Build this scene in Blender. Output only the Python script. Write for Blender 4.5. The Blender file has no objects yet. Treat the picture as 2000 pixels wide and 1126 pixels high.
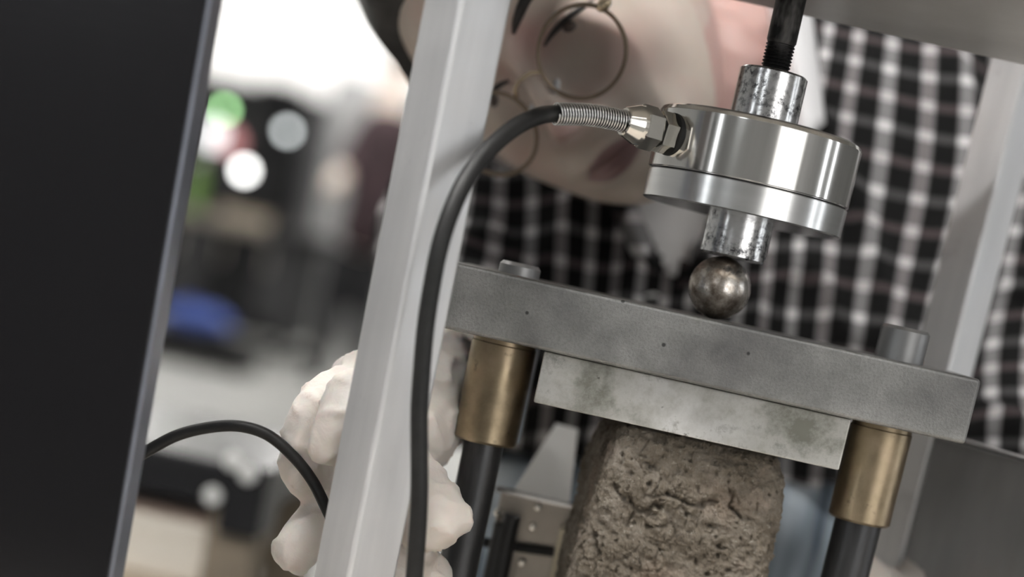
import bpy, bmesh, math, random
from mathutils import Vector, Matrix, noise, Euler
random.seed(7)
R_ = math.radians
sc = bpy.context.scene
C = sc.collection

# ------------------------------------------------------------------ camera
FPX, PPX, PPY = 3400.0, 1173.0, 1167.0          # focal length and principal point of the 2000x1126 frame
PIT, ROL = R_(10.2), R_(12.6)
CAM = Vector((0, -.81, .9))
_fw = Vector((0, math.cos(PIT), -math.sin(PIT)))
_up0 = Vector((0, math.sin(PIT), math.cos(PIT)))
_r0 = Vector((1, 0, 0))
CR = math.cos(ROL) * _r0 + math.sin(ROL) * _up0
CU = -math.sin(ROL) * _r0 + math.cos(ROL) * _up0
def P(px, py, y):
    """world point seen at a pixel, at world depth y"""
    d = _fw + (px - PPX) / FPX * CR - (py - PPY) / FPX * CU
    return CAM + (y - CAM.y) / d.y * d
def PX(p):
    d = Vector(p) - CAM
    z = d.dot(_fw)
    return PPX + FPX * d.dot(CR) / z, PPY - FPX * d.dot(CU) / z
def SC(p):
    """metres per pixel at a point"""
    return (Vector(p) - CAM).dot(_fw) / FPX

cam_d = bpy.data.cameras.new('camera')
cam = bpy.data.objects.new('camera', cam_d)
C.objects.link(cam)
cam.matrix_world = Matrix(((CR.x, CU.x, -_fw.x, CAM.x), (CR.y, CU.y, -_fw.y, CAM.y), (CR.z, CU.z, -_fw.z, CAM.z), (0, 0, 0, 1)))
cam_d.sensor_width = 36
cam_d.lens = FPX / 2000 * 36
cam_d.shift_x = -(PPX - 1000) / 2000
cam_d.shift_y = (PPY - 563) / 2000
cam_d.clip_start = .02
cam_d.dof.use_dof = True
cam_d.dof.focus_distance = (P(1390, 640, .004) - CAM).dot(_fw)
cam_d.dof.aperture_fstop = 3.2
sc.camera = cam

# ------------------------------------------------------------------ world, exposure
w = bpy.data.worlds.new('world'); sc.world = w; w.use_nodes = True
w.node_tree.nodes['Background'].inputs[0].default_value = (.9, .95, 1, 1)
w.node_tree.nodes['Background'].inputs[1].default_value = .35
cy_ = sc.cycles; cy_.max_bounces = 7; cy_.diffuse_bounces = 3; cy_.glossy_bounces = 4; cy_.transmission_bounces = 4; cy_.caustics_reflective = False; cy_.caustics_refractive = False
vs = sc.view_settings
vs.view_transform = 'Standard'; vs.look = 'None'; vs.gamma = 1; vs.use_curve_mapping = False
vs.exposure = 0.63
LAMP = 6.0
ADDED_LAMP = 85.0  # added unseen lamp, gives the posts a falloff from the top down
LAMP_FAR = 20.0    # tubes near the far wall run brighter
ADDED_WINDOW = 1.5       # radiance of the added broad window behind the camera, right
ADDED_SLIT = 4.0         # narrow windows, added for streaks in the steel

# ------------------------------------------------------------------ material helpers
class NT:
    def __init__(s, name):
        s.m = bpy.data.materials.new(name); s.m.use_nodes = True
        s.t = s.m.node_tree; s.b = s.t.nodes['Principled BSDF']
    def n(s, typ, **kw):
        x = s.t.nodes.new(typ)
        for k, v in kw.items():
            if k.startswith('i_'):
                x.inputs[int(k[2:]) if k[2:].isdigit() else k[2:].replace('_', ' ')].default_value = v
            else: setattr(x, k, v)
        return x
    def l(s, a, b): s.t.links.new(a, b)
    def coord(s, out='Object', scale=(1, 1, 1)):
        tc = s.n('ShaderNodeTexCoord'); mp = s.n('ShaderNodeMapping'); mp.inputs['Scale'].default_value = scale
        s.l(tc.outputs[out], mp.inputs[0]); return mp.outputs[0]
    def noise(s, scale, detail=4, rough=.55, co=None, dist=0):
        x = s.n('ShaderNodeTexNoise'); x.inputs['Scale'].default_value = scale; x.inputs['Detail'].default_value = detail
        x.inputs['Roughness'].default_value = rough; x.inputs['Distortion'].default_value = dist
        s.l(co if co is not None else s.coord(), x.inputs['Vector']); return x.outputs['Fac']
    def ramp(s, fac, stops):
        x = s.n('ShaderNodeValToRGB'); e = x.color_ramp.elements
        while len(e) < len(stops): e.new(.5)
        for i, (p, c) in enumerate(stops):
            e[i].position = p; e[i].color = (*c, 1) if not isinstance(c, (int, float)) else (c, c, c, 1)
        s.l(fac, x.inputs[0]); return x.outputs[0]
    def mix(s, fac, a, b, blend='MIX'):
        x = s.n('ShaderNodeMix', data_type='RGBA', blend_type=blend)
        for sock, v in ((x.inputs[0], fac), (x.inputs[6], a), (x.inputs[7], b)):
            if hasattr(v, 'links') or isinstance(v, bpy.types.NodeSocket): s.l(v, sock)
            elif isinstance(v, (int, float)): sock.default_value = v if sock.type == 'VALUE' else (v, v, v, 1)
            else: sock.default_value = (*v, 1)
        return x.outputs[2]
    def math(s, op, a, b=None, c=None, clamp=False):
        x = s.n('ShaderNodeMath', operation=op, use_clamp=clamp)
        for i, v in enumerate((a, b, c)):
            if v is None: continue
            if isinstance(v, (int, float)): x.inputs[i].default_value = v
            else: s.l(v, x.inputs[i])
        return x.outputs[0]
    def bump(s, h, strength=.3, dist=.001):
        x = s.n('ShaderNodeBump'); x.inputs['Strength'].default_value = strength; x.inputs['Distance'].default_value = dist
        s.l(h, x.inputs['Height']); s.l(x.outputs[0], s.b.inputs['Normal'])
    def set(s, color=None, rough=None, metal=None, **kw):
        for key, v in (('Base Color', color), ('Roughness', rough), ('Metallic', metal)):
            if v is None: continue
            if isinstance(v, bpy.types.NodeSocket): s.l(v, s.b.inputs[key])
            elif isinstance(v, (int, float)): s.b.inputs[key].default_value = v
            else: s.b.inputs[key].default_value = (*v, 1)
        for k, v in kw.items(): s.b.inputs[k.replace('_', ' ')].default_value = v
        return s

M = {}
def plain(name, color, rough=.5, metal=0, nscale=None, namp=.15, bump=None, **kw):
    t = NT(name)
    if nscale:
        f = t.noise(nscale, 5)
        lo = tuple(c * (1 - namp) for c in color); hi = tuple(min(1, c * (1 + namp)) for c in color)
        t.set(t.ramp(f, ((.3, lo), (.7, hi))), rough, metal, **kw)
        if bump: t.bump(f, bump[0], bump[1])
    else: t.set(color, rough, metal, **kw)
    M[name] = t.m
    return t.m
def emit(name, color, s):
    t = NT(name); t.set((0, 0, 0), .5); t.b.inputs['Emission Color'].default_value = (*color, 1); t.b.inputs['Emission Strength'].default_value = s
    M[name] = t.m

# room
plain('wall_paint', (.88, .88, .87), .8, 0, 3, .03)
plain('grey_paint', (.30, .30, .30), .7, 0, 3, .05)
plain('ceiling_paint', (.75, .75, .74), .9, 0, 4, .03)
plain('floor_vinyl', (.27, .27, .255), .45, 0, 2.5, .10)
plain('white_metal', (.8, .8, .8), .4, 0)
emit('lamp_diffuser', (1, .97, .93), LAMP)
emit('added_lamp_tube', (1, .98, .95), ADDED_LAMP)
emit('far_lamp_diffuser', (1, .98, .95), LAMP_FAR)
emit('added_pane', (1, .985, .96), ADDED_WINDOW)
emit('added_slit_pane', (.95, .98, 1), ADDED_SLIT)
# machine metals
t = NT('plate_steel')
co = t.coord('Object')
f1 = t.noise(15, 6, .65, co); f2 = t.noise(750, 3, .7, co); f3 = t.noise(60, 6, .7, co)
c = t.ramp(f1, ((.32, (.16, .16, .16)), (.50, (.265, .267, .262)), (.68, (.39, .39, .385))))
c = t.mix(t.ramp(f2, ((.46, .0), (.66, .35))), c, (.15, .15, .15))
c = t.mix(t.ramp(t.noise(22, 3, .5, co), ((.58, 0.), (.72, .45))), c, (.27, .27, .17))
vo = t.n('ShaderNodeTexVoronoi', feature='F1'); vo.inputs['Scale'].default_value = 75; t.l(co, vo.inputs['Vector'])
c = t.mix(t.ramp(vo.outputs['Distance'], ((.05, .85), (.09, 0.))), c, (.04, .04, .04))
t.set(c, t.ramp(f3, ((.3, .38), (.7, .58))), .80); t.bump(f2, .35, .0006); M['plate_steel'] = t.m
t = NT('block_steel')
co = t.coord('Object')
c = t.ramp(t.noise(24, 7, .68, co), ((.36, (.27, .272, .235)), (.47, (.52, .52, .49)), (.62, (.74, .74, .73))))
c = t.mix(t.ramp(t.noise(48, 8, .75, co), ((.55, 0.), (.66, .7))), c, (.21, .212, .18))
c = t.mix(t.ramp(t.noise(150, 4, .75, co), ((.66, 0.), (.74, .8))), c, (.10, .10, .085))
t.set(c, t.ramp(t.noise(30, 5, .6, co), ((.3, .30), (.7, .50))), .75); t.bump(t.noise(300, 3, .6, co), .15, .0004); M['block_steel'] = t.m
t = NT('polished_steel')
co = t.coord('Object', (1, 1, .03))
c = t.ramp(t.noise(120, 3, .6, co), ((.3, (.62, .61, .585)), (.7, (.75, .74, .72))))
t.set(c, .13, 1.0); t.bump(t.noise(260, 2, .6, co), .04, .0003); M['polished_steel'] = t.m
t = NT('satin_steel')
co = t.coord('Object', (.04, .04, 1))
c = t.ramp(t.noise(300, 2, .6, co), ((.3, (.74, .74, .74)), (.7, (.82, .82, .82))))
t.set(c, .22, 1.0); M['satin_steel'] = t.m
t = NT('pitted_steel')
co = t.coord('Object')
c = t.ramp(t.noise(330, 4, .7, co), ((.40, (.09, .09, .095)), (.52, (.62, .62, .62)), (.8, (.82, .82, .82))))
c = t.mix(t.ramp(t.noise(60, 3, .5, co), ((.45, 0.), (.62, .9))), c, (.72, .72, .73))
t.set(c, .2, 1.0); t.bump(t.noise(330, 4, .7, co), .15, .0004); M['pitted_steel'] = t.m
t = NT('worn_ball_steel')
co = t.coord('Object')
f = t.noise(75, 7, .7, co)
c = t.ramp(f, ((.36, (.20, .16, .13)), (.48, (.46, .41, .36)), (.58, (.80, .76, .72))))
t.set(c, t.ramp(f, ((.4, .42), (.62, .16))), 1.0); t.bump(t.noise(240, 5, .7, co), .22, .0005); M['worn_ball_steel'] = t.m
t = NT('bronze')
co = t.coord('Object')
c = t.ramp(t.noise(38, 6, .65, co), ((.30, (.23, .185, .125)), (.55, (.40, .32, .215)), (.75, (.50, .39, .28))))
c = t.mix(t.ramp(t.noise(120, 4, .6, co), ((.63, 0.), (.72, .7))), c, (.13, .11, .08))
t.set(c, t.ramp(t.noise(90, 4, .6, co), ((.3, .28), (.7, .42))), 1.0); t.bump(t.noise(160, 4, .6, co), .12, .0006); M['bronze'] = t.m
t = NT('dark_rod')
co = t.coord('Object', (1, 1, .12))
c = t.ramp(t.noise(90, 4, .6, co), ((.35, (.045, .047, .05)), (.7, (.10, .10, .105))))
t.set(c, .32, .7); M['dark_rod'] = t.m
t = NT('black_oxide')
co = t.coord('Object', (1, 1, .35))
f = t.noise(55, 4, .6, co)
t.set(t.ramp(f, ((.54, (.010, .010, .010)), (.64, (.15, .145, .145)))), t.ramp(f, ((.4, .38), (.6, .5))), .25, Specular_IOR_Level=.3); M['black_oxide'] = t.m
t = NT('aluminium')
co = t.coord('Object', (1, 1, .08))
c = t.ramp(t.noise(60, 4, .6, co), ((.3, (.60, .605, .62)), (.7, (.72, .72, .73))))
c = t.mix(t.ramp(t.noise(28, 6, .7), ((.60, 0.), (.70, .45))), c, (.40, .40, .42))
t.set(c, t.ramp(t.noise(40, 4), ((.3, .38), (.7, .52))), .75); t.bump(t.noise(180, 3, .6, co), .05, .0004); M['aluminium'] = t.m
t = NT('grey_steel_sheet')
co = t.coord('Object', (1, 1, .3))
c = t.ramp(t.noise(16, 5, .6, co), ((.3, (.27, .27, .27)), (.7, (.40, .40, .405))))
c = t.mix(t.ramp(t.noise(130, 4, .7), ((.68, 0.), (.75, .5))), c, (.12, .12, .12))
t.set(c, .42, .75); M['grey_steel_sheet'] = t.m
plain('crosshead_paint', (.50, .495, .48), .38, .45, 14, .12)
plain('bright_steel', (.80, .80, .80), .22, 1, 60, .06)
plain('chrome', (.83, .80, .74), .14, 1)
plain('spring_wire', (.80, .80, .79), .2, 1)
plain('dull_nickel', (.52, .48, .43), .4, .8, 30, .15)
plain('brass_strip', (.70, .64, .50), .4, .6, 40, .08)
plain('black_rubber', (.013, .013, .013), .45, 0, 200, .2, Specular_IOR_Level=.3)
plain('black_paint', (.02, .02, .021), .4)
plain('black_shadow_gasket', (.008, .008, .008), .6)
# monitor
t = NT('black_plastic')
wv = t.n('ShaderNodeTexWave', wave_type='BANDS', bands_direction='Z'); wv.inputs['Scale'].default_value = 60; wv.inputs['Distortion'].default_value = 1.5
t.l(t.coord(), wv.inputs[0])
t.set((.008, .0078, .009), .22, Specular_IOR_Level=.25); t.bump(wv.outputs['Fac'], .015, .0006); M['black_plastic'] = t.m
plain('slate_metal', (.24, .255, .30), .38, .7, 30, .15)
# brick
t = NT('brick_clay')
co = t.coord('Object')
c = t.ramp(t.noise(60, 12, .78, co), ((.32, (.17, .14, .11)), (.45, (.33, .285, .23)), (.57, (.47, .42, .36)), (.72, (.66, .62, .56))))
c = t.mix(t.ramp(t.noise(17, 5, .65, co), ((.40, .55), (.58, 0.))), c, (.24, .20, .155))
c = t.mix(t.ramp(t.noise(30, 4, .6, co), ((.56, 0.), (.70, .45))), c, (.50, .36, .27))
c = t.mix(t.ramp(t.noise(110, 10, .8, co, .6), ((.36, .6), (.45, 0.))), c, (.075, .06, .05))
c = t.mix(t.ramp(t.noise(420, 4, .7, co), ((.60, 0.), (.72, .6))), c, (.78, .74, .66))
t.set(c, .95, Specular_IOR_Level=.2); t.bump(t.noise(700, 8, .8, co), 1.0, .0020); M['brick_clay'] = t.m
# people
def skin_mat(name, base, dark, red):
    t = NT(name); co = t.coord('Object')
    c = t.ramp(t.noise(16, 4, .6, co), ((.3, dark), (.65, base)))
    c = t.mix(t.ramp(t.noise(22, 3, .5, co), ((.52, 0.), (.72, .55))), c, red)
    at = t.n('ShaderNodeAttribute', attribute_name='lips')
    ab = t.n('ShaderNodeAttribute', attribute_name='blush')
    c = t.mix(ab.outputs['Fac'], c, (.52, .29, .265))
    c = t.mix(at.outputs['Fac'], c, (.21, .09, .105))
    t.set(c, .46, 0, Subsurface_Weight=.12, Subsurface_Scale=.01); t.b.inputs['Subsurface Radius'].default_value = (1, .4, .25); M[name] = t.m
skin_mat('skin', (.66, .575, .51), (.57, .485, .42), (.64, .46, .42))
t = NT('glove_latex')
c = t.ramp(t.noise(18, 4, .6), ((.3, (.66, .60, .545)), (.7, (.78, .735, .695))))
t.set(c, .42, 0, Subsurface_Weight=.15, Subsurface_Scale=.008); t.bump(t.noise(75, 5, .6, t.coord('Object', (1, .5, 1)), 1.0), .35, .0025); M['glove_latex'] = t.m
t = NT('black_hair')
t.set(t.ramp(t.noise(150, 3, .6, t.coord('Object', (1, .1, .3))), ((.3, (.006, .005, .005)), (.7, (.03, .026, .025)))), .4); M['black_hair'] = t.m
plain('gold_wire', (.60, .50, .36), .25, 1)
plain('brown_wire', (.22, .17, .125), .35, .6)
plain('dark_iris', (.09, .065, .055), .3)
plain('clear_pad', (.8, .8, .82), .15, 0)
t = NT('lens_glass'); t.set((1, 1, 1), .0, 0, Transmission_Weight=1.0, IOR=1.06); t.b.inputs['Alpha'].default_value = .35; M['lens_glass'] = t.m
plain('grey_cotton', (.82, .82, .82), .9, 0, 25, .08)
def plaid(name, pu, pv):
    t = NT(name)
    uv = t.n('ShaderNodeUVMap'); sx = t.n('ShaderNodeSeparateXYZ'); t.l(uv.outputs[0], sx.inputs[0])
    def stripe(v, per, wdt, off=0.0):
        a = t.math('FRACT', t.math('ADD', t.math('DIVIDE', v, per), off))
        d = t.math('ABSOLUTE', t.math('SUBTRACT', a, .5))
        return t.math('MULTIPLY', t.math('SUBTRACT', wdt / 2 + .03, d), 1 / .06, clamp=True)
    V = stripe(sx.outputs[0], pu, .36); H = stripe(sx.outputs[1], pv, .30)
    V2 = stripe(sx.outputs[0], pu * 2, .10, .25); H2 = stripe(sx.outputs[1], pv * 2, .10, .25)
    val = t.math('ADD', t.math('MULTIPLY', V, .19), t.math('MULTIPLY', H, .05))
    val = t.math('ADD', val, t.math('MULTIPLY', t.math('MULTIPLY', V, H), .38))
    val = t.math('ADD', val, .007)
    cr = t.n('ShaderNodeCombineColor')
    for i in range(3): t.l(val, cr.inputs[i])
    c = t.mix(t.math('MULTIPLY', t.math('MAXIMUM', V2, H2), .3), cr.outputs[0], (.07, .022, .025))
    c = t.mix(1.0, c, (1.0, .985, 1.0), 'MULTIPLY')
    t.set(c, .92, Specular_IOR_Level=.15); t.bump(t.noise(900, 2, .5), .1, .0004); M[name] = t.m
plaid('plaid_cotton', .0195, .0215)
plain('white_cotton', (.80, .80, .82), .9)
t = NT('pale_denim')
t.set(t.ramp(t.noise(42, 2, .5, t.coord('Object', (1, 1, .16))), ((.38, (.10, .13, .17)), (.48, (.42, .50, .58)), (.62, (.70, .78, .86)))), .9); M['pale_denim'] = t.m
plain('maroon_cloth', (.040, .022, .026), .9, 0, 8, .3)
plain('dark_trousers', (.014, .014, .016), .9, 0, 8, .3)
# background
plain('cabinet_black', (.010, .010, .011), .5, 0, 3, .2, Specular_IOR_Level=.2)
plain('cabinet_grey', (.04, .04, .042), .5, 0, 4, .2, Specular_IOR_Level=.3)
plain('bench_top', (.30, .27, .235), .4, 0, 5, .15)
plain('light_wood', (.50, .42, .32), .5, 0, 12, .15)
plain('cream_board', (.78, .72, .63), .6, 0, 6, .06)
plain('pink_board', (.66, .50, .42), .6, 0, 6, .06)
plain('white_plastic', (.82, .82, .80), .3)
plain('red_plastic', (.62, .20, .19), .4)
plain('green_plastic', (.20, .34, .10), .4)
plain('blue_fabric', (.035, .075, .30), .7, 0, 20, .25)
plain('brown_leg', (.24, .195, .145), .5, 0, 12, .2)
plain('bench_laminate', (.60, .55, .49), .5, 0, 8, .06)
plain('frame_black_gloss', (.018, .018, .02), .22, .2)
emit('green_led', (.42, .80, .36), 8.0)
emit('glow_white', (1, 1, 1), 1.5)
emit('glow_red', (1, .42, .42), .7)
emit('white_led', (1, 1, .97), 9.0)
emit('dim_led', (.95, 1, 1), 4.0)

# ------------------------------------------------------------------ mesh helpers
def obj(name, bm_or_me, mat, parent=None, smooth=None, **props):
    if isinstance(bm_or_me, bmesh.types.BMesh):
        me = bpy.data.meshes.new(name); bm_or_me.normal_update(); bm_or_me.to_mesh(me); bm_or_me.free()
    else: me = bm_or_me
    o = bpy.data.objects.new(name, me); C.objects.link(o)
    if mat: me.materials.clear(); me.materials.append(M[mat])
    if smooth is True:
        me.shade_smooth()
    elif isinstance(smooth, (int, float)) and smooth is not False:
        me.shade_smooth(); me.set_sharp_from_angle(angle=R_(smooth))
        if smooth == 40:
            wn_ = o.modifiers.new('weighted', 'WEIGHTED_NORMAL'); wn_.keep_sharp = True
    if parent is not None: o.parent = parent; o.matrix_parent_inverse = parent.matrix_world.inverted()
    for k, v in props.items(): o[k] = v
    return o
def tag(o, label, cat, group=None):
    o['label'] = label; o['category'] = cat
    if group: o['group'] = group
    return o
def thing(name, loc, label, cat, group=None):
    e = bpy.data.objects.new(name, None); C.objects.link(e); e.location = loc; e.empty_display_size = .02
    e.matrix_world = Matrix.Translation(Vector(loc))
    return tag(e, label, cat, group)
def struct(o): o['kind'] = 'structure'; return o
def box(x0, x1, y0, y1, z0, z1, bev=0, seg=2, bm=None, rot=None, piv=None):
    own = bm is None
    b = bmesh.new()
    bmesh.ops.create_cube(b, size=1)
    for v in b.verts: v.co = Vector(((x0 + x1) / 2 + v.co.x * (x1 - x0), (y0 + y1) / 2 + v.co.y * (y1 - y0), (z0 + z1) / 2 + v.co.z * (z1 - z0)))
    if bev: bmesh.ops.bevel(b, geom=b.edges[:], offset=bev, segments=seg, profile=.5, affect='EDGES')
    if rot is not None:
        p = Vector(piv) if piv is not None else Vector(((x0 + x1) / 2, (y0 + y1) / 2, (z0 + z1) / 2))
        for v in b.verts: v.co = rot @ (v.co - p) + p
    if own: return b
    me = bpy.data.meshes.new('t'); b.to_mesh(me); b.free(); bm.from_mesh(me); bpy.data.meshes.remove(me); return bm
def frame_to(axis):
    a = Vector(axis).normalized()
    u = Vector((0, 0, 1)).cross(a)
    if u.length < 1e-4: u = Vector((1, 0, 0))
    u.normalize(); return Matrix((u, a.cross(u), a)).transposed()
def lathe(profile, base=(0, 0, 0), axis=(0, 0, 1), seg=64, phase=0.0, bm=None):
    """profile: (radius, height) pairs along axis; closed at both ends"""
    b = bm or bmesh.new(); m = frame_to(axis); base = Vector(base); rings = []
    if seg > 8:                                   # support loops keep the long faces flat-shaded along the axis
        pr = [profile[0]]
        for (ra, ha), (rb_, hb_) in zip(profile, profile[1:]):
            ln_ = math.hypot(rb_ - ra, hb_ - ha)
            if ln_ > .0012 and ra > 1e-6 and rb_ > 1e-6:
                e_ = min(.0003, ln_ * .1) / ln_
                pr += [(ra + (rb_ - ra) * e_, ha + (hb_ - ha) * e_), (rb_ + (ra - rb_) * e_, hb_ + (ha - hb_) * e_)]
            pr.append((rb_, hb_))
        profile = pr
    for r, h in profile:
        if r < 1e-6: rings.append([b.verts.new(base + m @ Vector((0, 0, h)))])
        else: rings.append([b.verts.new(base + m @ Vector((r * math.cos(phase + 2 * math.pi * k / seg), r * math.sin(phase + 2 * math.pi * k / seg), h))) for k in range(seg)])
    for A, B in zip(rings, rings[1:]):
        for k in range(seg):
            k2 = (k + 1) % seg
            if len(A) == 1 and len(B) == 1: continue
            if len(A) == 1: b.faces.new((A[0], B[k2], B[k]))
            elif len(B) == 1: b.faces.new((A[k], A[k2], B[0]))
            else: b.faces.new((A[k], A[k2], B[k2], B[k]))
    if len(rings[0]) > 1: b.faces.new(rings[0][::-1])
    if len(rings[-1]) > 1: b.faces.new(rings[-1])
    bmesh.ops.recalc_face_normals(b, faces=b.faces[:])
    return b
def cyl(p0, p1, r0, r1=None, seg=32, bev=.0, bm=None):
    p0, p1 = Vector(p0), Vector(p1); h = (p1 - p0).length; r1 = r0 if r1 is None else r1
    if bev: pr = [(0, 0), (r0 - bev, 0), (r0, bev), (r1, h - bev), (r1 - bev, h), (0, h)]
    else: pr = [(r0, 0), (r1, h)]
    return lathe(pr, p0, p1 - p0, seg, bm=bm)
def spline(pts, n):
    """Catmull-Rom through pts (Vectors, any dimension as tuples)"""
    out = []
    pts = [Vector(p) for p in pts]
    q = [pts[0] * 2 - pts[1]] + pts + [pts[-1] * 2 - pts[-2]]
    for i in range(1, len(q) - 2):
        for k in range(n):
            t = k / n; a, b, c, d = q[i - 1:i + 3]
            out.append(.5 * ((2 * b) + (c - a) * t + (2 * a - 5 * b + 4 * c - d) * t * t + (3 * b - a - 3 * c + d) * t ** 3))
    out.append(pts[-1]); return out
def tube(path, rad, seg=16, closed=False, bm=None):
    b = bm or bmesh.new(); n = len(path); rings = []
    T = []
    for i in range(n):
        a = path[(i - 1) % n if closed else max(i - 1, 0)]; c = path[(i + 1) % n if closed else min(i + 1, n - 1)]
        T.append((c - a).normalized())
    u = T[0].orthogonal().normalized()
    for i in range(n):
        u = (u - T[i] * u.dot(T[i])).normalized(); v = T[i].cross(u)
        r = rad[i] if isinstance(rad, (list, tuple)) else rad
        rings.append([b.verts.new(path[i] + r * (math.cos(2 * math.pi * k / seg) * u + math.sin(2 * math.pi * k / seg) * v)) for k in range(seg)])
    for i in range(n if closed else n - 1):
        A, B = rings[i], rings[(i + 1) % n]
        for k in range(seg): b.faces.new((A[k], A[(k + 1) % seg], B[(k + 1) % seg], B[k]))
    if not closed: b.faces.new(rings[0][::-1]); b.faces.new(rings[-1])
    bmesh.ops.recalc_face_normals(b, faces=b.faces[:])
    return b
def evaluated(me, mods):
    o = bpy.data.objects.new('tmp', me); C.objects.link(o)
    for typ, kw in mods:
        m = o.modifiers.new(typ, typ)
        for k, v in kw.items(): setattr(m, k, v)
    dg = bpy.context.evaluated_depsgraph_get(); dg.update()
    r = bpy.data.meshes.new_from_object(o.evaluated_get(dg))
    bpy.data.objects.remove(o); return r
def bm_mesh(bm):
    me = bpy.data.meshes.new('m'); bm.to_mesh(me); bm.free(); return me
def skinned(chains, sub=2):
    """chains: lists of (Vector, radius) ; chains starting with an int index attach to that vertex of the first chain"""
    vs, rs, es = [], [], []
    for ch in chains:
        prev = None
        for it in ch:
            if isinstance(it, int): prev = it; continue
            vs.append(it[0]); rs.append(it[1])
            if prev is not None: es.append((prev, len(vs) - 1))
            prev = len(vs) - 1
    me = bpy.data.meshes.new('skin'); me.from_pydata(vs, es, [])
    o = bpy.data.objects.new('tmp', me); C.objects.link(o)
    m = o.modifiers.new('s', 'SKIN'); m.use_smooth_shade = True
    for i, r in enumerate(rs):
        sv = me.skin_vertices[0].data[i]; sv.radius = (r, r); sv.use_root = (i == 0)
    s = o.modifiers.new('u', 'SUBSURF'); s.levels = sub; s.render_levels = sub
    dg = bpy.context.evaluated_depsgraph_get(); dg.update()
    r = bpy.data.meshes.new_from_object(o.evaluated_get(dg)); bpy.data.objects.remove(o); bpy.data.meshes.remove(me)
    return r
def ellipsoid(c, r, rot=None, seg=32, bm=None):
    b = bm or bmesh.new(); n0 = len(b.verts)
    ret = bmesh.ops.create_uvsphere(b, u_segments=seg, v_segments=seg // 2, radius=1)
    for v in ret['verts']:
        p = Vector((v.co.x * r[0], v.co.y * r[1], v.co.z * r[2]))
        v.co = (rot @ p if rot is not None else p) + Vector(c)
    return b
def lerp_table(x, tab):
    if x <= tab[0][0]: return tab[0][1]
    for (a, va), (b, vb) in zip(tab, tab[1:]):
        if x <= b: return va + (vb - va) * (x - a) / (b - a)
    return tab[-1][1]
def sstep(a, b, x):
    t = max(0, min(1, (x - a) / (b - a))); return t * t * (3 - 2 * t)

# ------------------------------------------------------------------ room shell
XL, XR, YF, YB, ZC = -7.0, 4.5, -3.6, 13.0, 3.0
struct(obj('floor', box(XL, XR, YF, YB, -.1, 0), 'floor_vinyl'))
struct(obj('ceiling', box(XL, XR, YF, YB, ZC, ZC + .1), 'ceiling_paint'))
struct(obj('wall_back', box(XL, XR, YB, YB + .1, 0, ZC), 'wall_paint'))
struct(obj('wall_left', box(XL - .1, XL, YF, YB, 0, ZC), 'wall_paint'))
struct(obj('wall_right', box(XR, XR + .1, YF, YB, 0, ZC), 'grey_paint'))
struct(obj('wall_front', box(XL, XR, YF - .1, YF, 0, ZC), 'grey_paint'))
# glowing panes added behind the camera, unseen, for streaks and sheen in reflections
for i, (x0, x1, z0, z1) in enumerate(((-4.1, -3.75, .3, 2.7), (1.25, 2.5, .3, 2.8), (2.62, 4.2, .3, 2.8), (-1.85, -1.3, 1.55, 2.7))):
    wn = struct(obj('window_%d' % (i + 1), box(x0, x1, YF + .001, YF + .015, z0, z1), 'added_slit_pane' if i in (0, 3) else 'added_pane'))
    b = bmesh.new(); fw_ = .06
    box(x0 - fw_, x0, YF + .001, YF + .05, z0 - fw_, z1 + fw_, .004, 1, b); box(x1, x1 + fw_, YF + .001, YF + .05, z0 - fw_, z1 + fw_, .004, 1, b)
    box(x0, x1, YF + .001, YF + .05, z0 - fw_, z0, .004, 1, b); box(x0, x1, YF + .001, YF + .05, z1, z1 + fw_, .004, 1, b)
    obj('window_frame', b, 'black_paint' if i in (0, 3) else 'white_metal', wn)
for i, (y0, y1) in enumerate(((-.75, -.55), (.25, .42))):  # side panes, also added, for bright lines on the load cell
    wn = struct(obj('window_%d' % (i + 5), box(XR - .015, XR - .001, y0, y1, .3, 2.7), 'added_slit_pane'))
    b = bmesh.new(); box(XR - .05, XR - .001, y0 - .06, y0, .24, 2.76, .004, 1, b); box(XR - .05, XR - .001, y1, y1 + .06, .24, 2.76, .004, 1, b)
    box(XR - .05, XR - .001, y0, y1, .24, .3, .004, 1, b); box(XR - .05, XR - .001, y0, y1, 2.7, 2.76, .004, 1, b)
    obj('window_frame', b, 'black_paint', wn)
LP = [(-1.3, -1.2), (.9, -1.8), (-1.6, 1.0), (1.6, .6), (-1.2, 4.2), (-3.4, 4.2), (-1.2, 7.8), (-3.6, 7.8), (-1.8, 11.6), (-4.0, 11.6), (-.2, 11.6)]
for i, (x, y) in enumerate(LP):
    L = thing('ceiling_light', (x, y, ZC), 'flat white ceiling luminaire on the lab ceiling', 'ceiling light', 'ceiling luminaires of the lab')
    obj('frame', box(x - .63, x + .63, y - .33, y + .33, ZC - .03, ZC - .001, .004, 1), 'white_metal', L)
    obj('diffuser', box(x - .6, x + .6, y - .3, y + .3, ZC - .036, ZC - .031), 'far_lamp_diffuser' if y > 7 else 'lamp_diffuser', L)

bl_x, bl_y, bl_z = -.50, -.42, 1.92  # lamp added out of view to strengthen light from above left
L = thing('added_lamp', (bl_x, bl_y, bl_z), 'added linear lamp, out of view, hanging over the workbench', 'lamp')
obj('housing', box(bl_x - .5, bl_x + .5, bl_y - .07, bl_y + .07, bl_z, bl_z + .05, .006, 2), 'white_metal', L, 40)
obj('tube', cyl((bl_x - .48, bl_y, bl_z - .022), (bl_x + .48, bl_y, bl_z - .022), .020, seg=20), 'added_lamp_tube', L, 40)
for dx in (-.4, .4): obj('suspension_wire', cyl((bl_x + dx, bl_y, bl_z + .05), (bl_x + dx, bl_y, ZC), .003, seg=8), 'white_metal', L, 40)

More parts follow.
